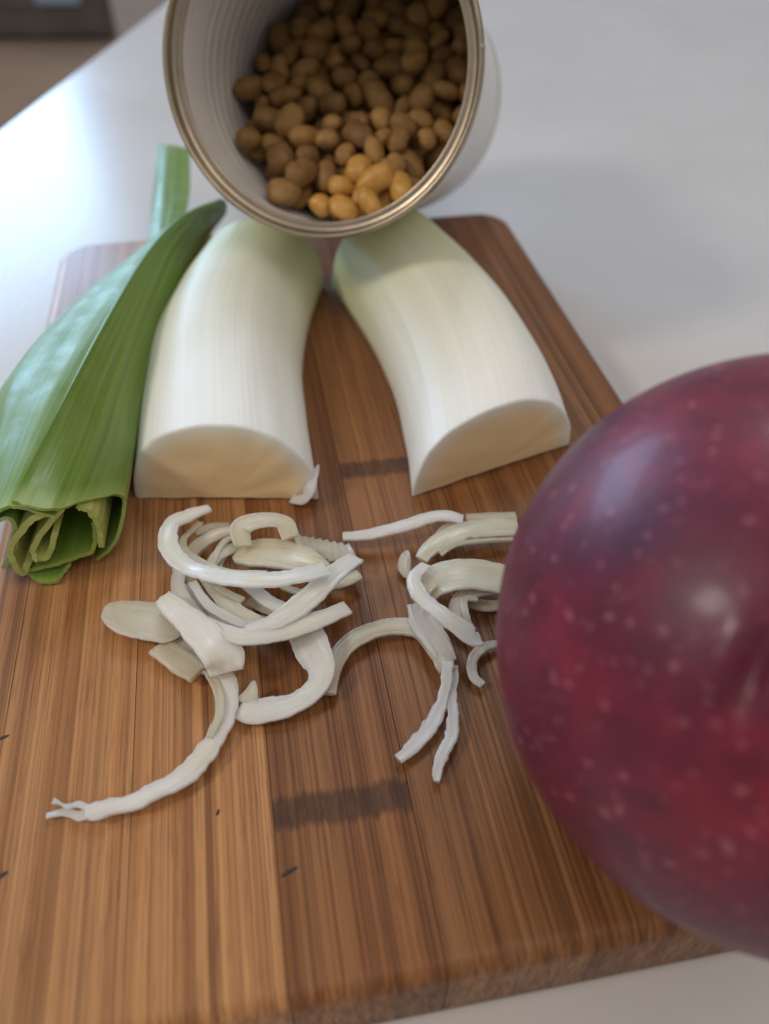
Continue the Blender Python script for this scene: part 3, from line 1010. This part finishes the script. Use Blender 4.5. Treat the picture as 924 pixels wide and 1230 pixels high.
def lathe(name, prof, m, parent, n=128, closed=False):
    verts, faces = [], []
    for r, z in prof:
        for k in range(n):
            a = 2*math.pi*k/n
            verts.append((r*math.cos(a), r*math.sin(a), z))
    K = len(prof)
    for i in range(K if closed else K-1):
        i2 = (i+1) % K
        for k in range(n):
            k2 = (k+1) % n
            faces.append((i*n+k, i*n+k2, i2*n+k2, i2*n+k))
    return link(name, mesh_of(name, verts, faces), m, parent)


# double seam: rolled bead, inner step and the lip left by the pull-off lid
prof = []
for k in range(15):
    a = math.pi*(k/14)
    prof.append((3.69-0.11*math.cos(math.pi-a)*1.0, -0.02+0.10-0.12*math.sin(a)))
rimp = [(3.62, .36), (3.76, .34), (3.80, .26), (3.80, .10), (3.775, .03), (3.73, 0.0), (3.68, .02), (3.655, .08), (3.645, .22), (3.61, .27), (3.52, .28), (3.44, .27), (3.405, .285), (3.40, .31), (3.44, .335), (3.55, .34)]
rimp = [tuple(p) for p in rimp]
rim_o = lathe('rim', rimp, MAT['can_rim'], can, closed=True)
# side wall: inside lacquered and ribbed, outside bare tin under the label
ri, inner_p = 3.56, []
z = 0.345
while z < CLEN-0.2:
    rib = 0.007*math.sin(z*2*math.pi/0.26) if z < 2.2 else (0.017*math.sin(z*2*math.pi/0.52))
    inner_p.append((ri+rib*(0.55 if z < 0.6 else 1), z))
    z += 0.045
lathe('inner_wall', inner_p+[(3.5, CLEN-0.18), (3.2, CLEN-0.12), (0.02, CLEN-0.12)], MAT['can_in'], can)
wall_o = lathe('outer_wall', [(3.63, 0.345), (3.64, 0.5), (3.64, CLEN-0.3), (3.70, CLEN-0.25), (3.71, CLEN-0.1), (3.69, CLEN), (3.62, CLEN-0.02), (3.58, CLEN-0.07), (0.02, CLEN-0.07)], MAT['can_base'], can)
lathe('label', [(3.665, 0.75), (3.672, 0.8), (3.672, CLEN-0.35), (3.665, CLEN-0.30)], MAT['label'], wall_o)
sv = []
a0 = math.radians(180-9)
for r in (3.70, 3.815):
    for z in (-0.012, 0.30):
        for da in (-0.012, 0.012):
            sv.append((r*math.cos(a0+da), r*math.sin(a0+da), z))
link('side_seam', mesh_of('side_seam', sv, [(0, 1, 3, 2), (4, 6, 7, 5), (0, 4, 5, 1), (2, 3, 7, 6), (0, 2, 6, 4), (1, 5, 7, 3)]), MAT['can_base'], rim_o, smooth=False)

# ------------------------------------------------------------------ beans, settled in the can by pushing them apart
rs = np.random.RandomState(5)
rb, RIN = 0.365, 3.46
# can frame: x right, y up, z inward; pile surface slopes from the lower lip to the back of the can
SL, D0 = 1.10, 0.55


def surf_z(y):
    return D0+(y+RIN)*SL


pos = []
while len(pos) < 700:
    x, y = rs.uniform(-RIN, RIN, 2)
    if x*x+y*y > (RIN-rb)**2:
        continue
    zz = rs.uniform(0.3, CLEN-0.6)
    if zz < surf_z(y)+0.1 or zz < 0.9:
        continue
    pos.append((x, y, zz))
pos = np.array(pos)
nrm = np.array([0, SL, -1.0])/math.sqrt(1+SL*SL)          # out of the pile
for it in range(120):
    dv = pos[:, None, :]-pos[None, :, :]
    dist = np.linalg.norm(dv, axis=2)+1e-9
    ov = np.clip(2*rb*0.97-dist, 0, None)
    np.fill_diagonal(ov, 0)
    pos = pos+(dv/dist[..., None]*ov[..., None]).sum(1)*0.28
    pos += -nrm*0.004
    rr_ = np.hypot(pos[:, 0], pos[:, 1])
    sc_ = np.minimum(1, (RIN-rb*0.92)/np.maximum(rr_, 1e-6))
    pos[:, :2] *= sc_[:, None]
    pos[:, 2] = np.clip(pos[:, 2], 0.62, CLEN-0.3-rb)
    h = (pos-np.array([0, -RIN, D0])) @ nrm
    over = np.clip(h+rb*0.5+0.0, 0, None)
    pos -= nrm*over[:, None]*0.6


def bean_mesh(name, a, b, c, kidney, cleft):
    bm = bmesh.new()
    bmesh.ops.create_icosphere(bm, subdivisions=3, radius=1.0)
    for v in bm.verts:
        x, y, z = v.co
        y2 = y - kidney*(x*x-0.4)
        k = 1-cleft*math.exp(-(x*x)/0.09)*max(0, y2)
        z2 = z*k
        nn = 0.10*noise.noise(v.co*1.3+Vector((a*50, c*80, 0)))+0.035*noise.noise(v.co*3.5)
        v.co = Vector((x*a*(1+nn), y2*b*(1+nn)*k, z2*c*(1+nn)))*S
    me = bpy.data.meshes.new(name)
    bm.to_mesh(me)
    bm.free()
    for p in me.polygons:
        p.use_smooth = True
    me.materials.append(MAT['bean'])
    return me


bms = [bean_mesh('bean', .47, .35, .33, .16, .22), bean_mesh('bean', .42, .37, .33, .06, .14), bean_mesh('bean', .53, .33, .31, .24, .26),
       bean_mesh('bean', .45, .36, .26, .10, .10), bean_mesh('bean', .40, .34, .30, -.10, .3), bean_mesh('bean', .50, .36, .29, .05, .34)]
hgt = (pos-np.array([0, -RIN, D0])) @ nrm
order = np.argsort(-hgt)
CMW = can.matrix_world
stuff_v, stuff_f = [], []
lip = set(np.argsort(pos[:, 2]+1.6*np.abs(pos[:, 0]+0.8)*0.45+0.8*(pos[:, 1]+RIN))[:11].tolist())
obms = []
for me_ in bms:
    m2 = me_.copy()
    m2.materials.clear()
    m2.materials.append(MAT['bean_lit_lip'])  # lip beans: light painted in as an orange tint
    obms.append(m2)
NIND = 290
for q, idx in enumerate(order):
    p = Vector(pos[idx])*S
    rot = Matrix.Rotation(rs.uniform(0, 6.28), 4, 'Z') @ Matrix.Rotation(rs.uniform(-.9, .9), 4, 'X') @ Matrix.Rotation(rs.uniform(-.9, .9), 4, 'Y')
    al = Vector(nrm).to_track_quat('Z', 'X').to_matrix().to_4x4()
    sc1 = rs.uniform(0.78, 1.12)
    Mx = CMW @ Matrix.Translation(p) @ al @ rot @ Matrix.Scale(sc1, 4)
    kind = rs.randint(0, 6)
    me = bms[kind]
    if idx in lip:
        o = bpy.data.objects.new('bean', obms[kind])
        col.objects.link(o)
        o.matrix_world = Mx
        tag(o, 'bean at the lower lip of the can with the light on it painted orange', 'bean', 'beans with painted light at the lip of the can')
    elif q < NIND:
        o = bpy.data.objects.new('bean', me)
        col.objects.link(o)
        o.matrix_world = Mx
        tag(o, 'tan brown cooked bean inside the opened can', 'bean', 'beans inside the can')
    else:
        base = len(stuff_v)
        stuff_v += [tuple(Mx @ v.co) for v in me.vertices]
        stuff_f += [tuple(base+i for i in f.vertices) for f in me.polygons]
me = bpy.data.meshes.new('bean_mass')
me.from_pydata(stuff_v, [], stuff_f)
o = link('bean_mass', me, MAT['bean'])
o['kind'] = 'stuff'
o['label'] = 'deeper brown beans beneath the surface in the can'

# ------------------------------------------------------------------ apple
AC, AR = Vector((5.2046, 6.5886, 3.7186)), 3.7186
apple = empty('apple', AC)
tag(apple, 'large dark red apple with pale speckles on the board', 'apple')
AX = Vector((0.80, -0.30, 0.52)).normalized()


def on_apple(u, v):
    dd = Vector((u-CX)*RT + FPX*FW + (CY-v)*UP).normalized()
    oc = Vector((0, 0, CAM_H))-AC
    bq = dd.dot(oc)
    tq = -bq-math.sqrt(max(bq*bq-oc.dot(oc)+AR*AR, 0))
    return Vector((0, 0, CAM_H))+dd*tq-AC


apple.rotation_euler = AX.to_track_quat('Z', 'Y').to_euler()
QI = AX.to_track_quat('Z', 'Y').inverted()
cr0, cr1 = QI @ on_apple(893, 835), QI @ on_apple(922, 765)      # a shallow crease in the skin
cr_s = (cr1-cr0).normalized()
cr_m = (cr0+cr1)/2
cr_t = cr_s.cross(cr_m.normalized()).normalized()
nv_, nu_ = 150, 220
verts, faces, uvs = [], [], []
for i in range(nv_+1):
    th = math.pi*i/nv_
    for k in range(nu_):
        a = 2*math.pi*k/nu_
        lob = 1+0.030*math.cos(5*a+0.7)*math.exp(-((th-0.30)/0.24)**2)
        r = AR*(1+0.010*math.sin(th)**2)
        R_ = r*math.sin(th)*lob
        z = r*math.cos(th)
        dip = 1.05*math.exp(-(th/0.22)**2)
        dip += 0.10*max(0, math.cos(5*a+2.4))*math.exp(-((th-0.34)/0.13)**2)
        z -= dip
        z += 1.2*math.exp(-((math.pi-th)/0.26)**2)
        p = Vector((R_*math.cos(a), R_*math.sin(a), z))
        q = p-cr_m
        ss, tt = q.dot(cr_s), q.dot(cr_t)
        if q.length < 2.5:
            env = math.exp(-(ss/0.42)**2)
            p -= p.normalized()*(0.15*math.exp(-((tt)/0.11)**2)-0.05*math.exp(-((abs(tt)-0.25)/0.16)**2))*env
        p *= 1+0.012*noise.noise(p*0.35)
        verts.append(p)
        uvs.append((k/nu_, i/nv_))
for i in range(nv_):
    for k in range(nu_):
        k2 = (k+1) % nu_
        faces.append((i*nu_+k, (i+1)*nu_+k, (i+1)*nu_+k2, i*nu_+k2))
link('skin', mesh_of('skin', verts, faces, uvs), MAT['apple'], apple)
cv, cf = [], []
for k in range(5):
    a = 2*math.pi*k/5
    b0 = len(cv)
    for (r, z, w) in ((.05, AR-1.12, .12), (.22, AR-0.92, .10), (.20, AR-0.70, .02)):
        for s in (-1, 1):
            cv.append((r*math.cos(a)-s*w*math.sin(a), r*math.sin(a)+s*w*math.cos(a), z))
    cf += [(b0, b0+1, b0+3, b0+2), (b0+2, b0+3, b0+5, b0+4)]
cx = link('calyx', mesh_of('calyx', cv, cf), MAT['stem'], apple)
sm = cx.modifiers.new('solid', 'SOLIDIFY')
sm.thickness = 0.0004

# ------------------------------------------------------------------ knife marks burnt dark in the board
mk = m_simple('knife_mark_dark', (0.035, 0.017, 0.010), 0.7)
for (u, v, ln, wd, ang) in ((348, 1047, .30, .07, .35), (4, 886, .22, .06, .3), (2, 1052, .22, .07, .5), (262, 976, .12, .05, 1.2)):
    p = W(u, v, 0)
    q = Matrix.Rotation(-AL, 2) @ Vector((p.x, p.y))
    vv = []
    for k in range(10):
        a = 2*math.pi*k/10
        r = 1+0.35*noise.noise(Vector((u, k*1.1, 0)))
        x, y = ln/2*r*math.cos(a), wd/2*r*math.sin(a)
        vv.append((q.x+x*math.cos(ang)-y*math.sin(ang), q.y+x*math.sin(ang)+y*math.cos(ang), BT+0.004))
    link('knife_mark', mesh_of('knife_mark', vv, [tuple(range(10))]), mk, board, smooth=False)

# ------------------------------------------------------------------ crumb on the table
bm = bmesh.new()
bmesh.ops.create_icosphere(bm, subdivisions=2, radius=1.0)
for v in bm.verts:
    v.co = Vector((v.co.x*.14, v.co.y*.08, v.co.z*.05))*(1+.35*noise.noise(v.co*1.7))*S
me = bpy.data.meshes.new('crumb')
bm.to_mesh(me)
bm.free()
o = link('crumb', me, MAT['strip_white'])
o.location = (W(862, 65, TZ)+Vector((0, 0, 0.04)))*S
tag(o, 'tiny white crumb alone on the bare table top', 'crumb')

# ------------------------------------------------------------------ render
scene.render.engine = 'CYCLES'
scene.cycles.use_denoising = True
scene.cycles.max_bounces = 8
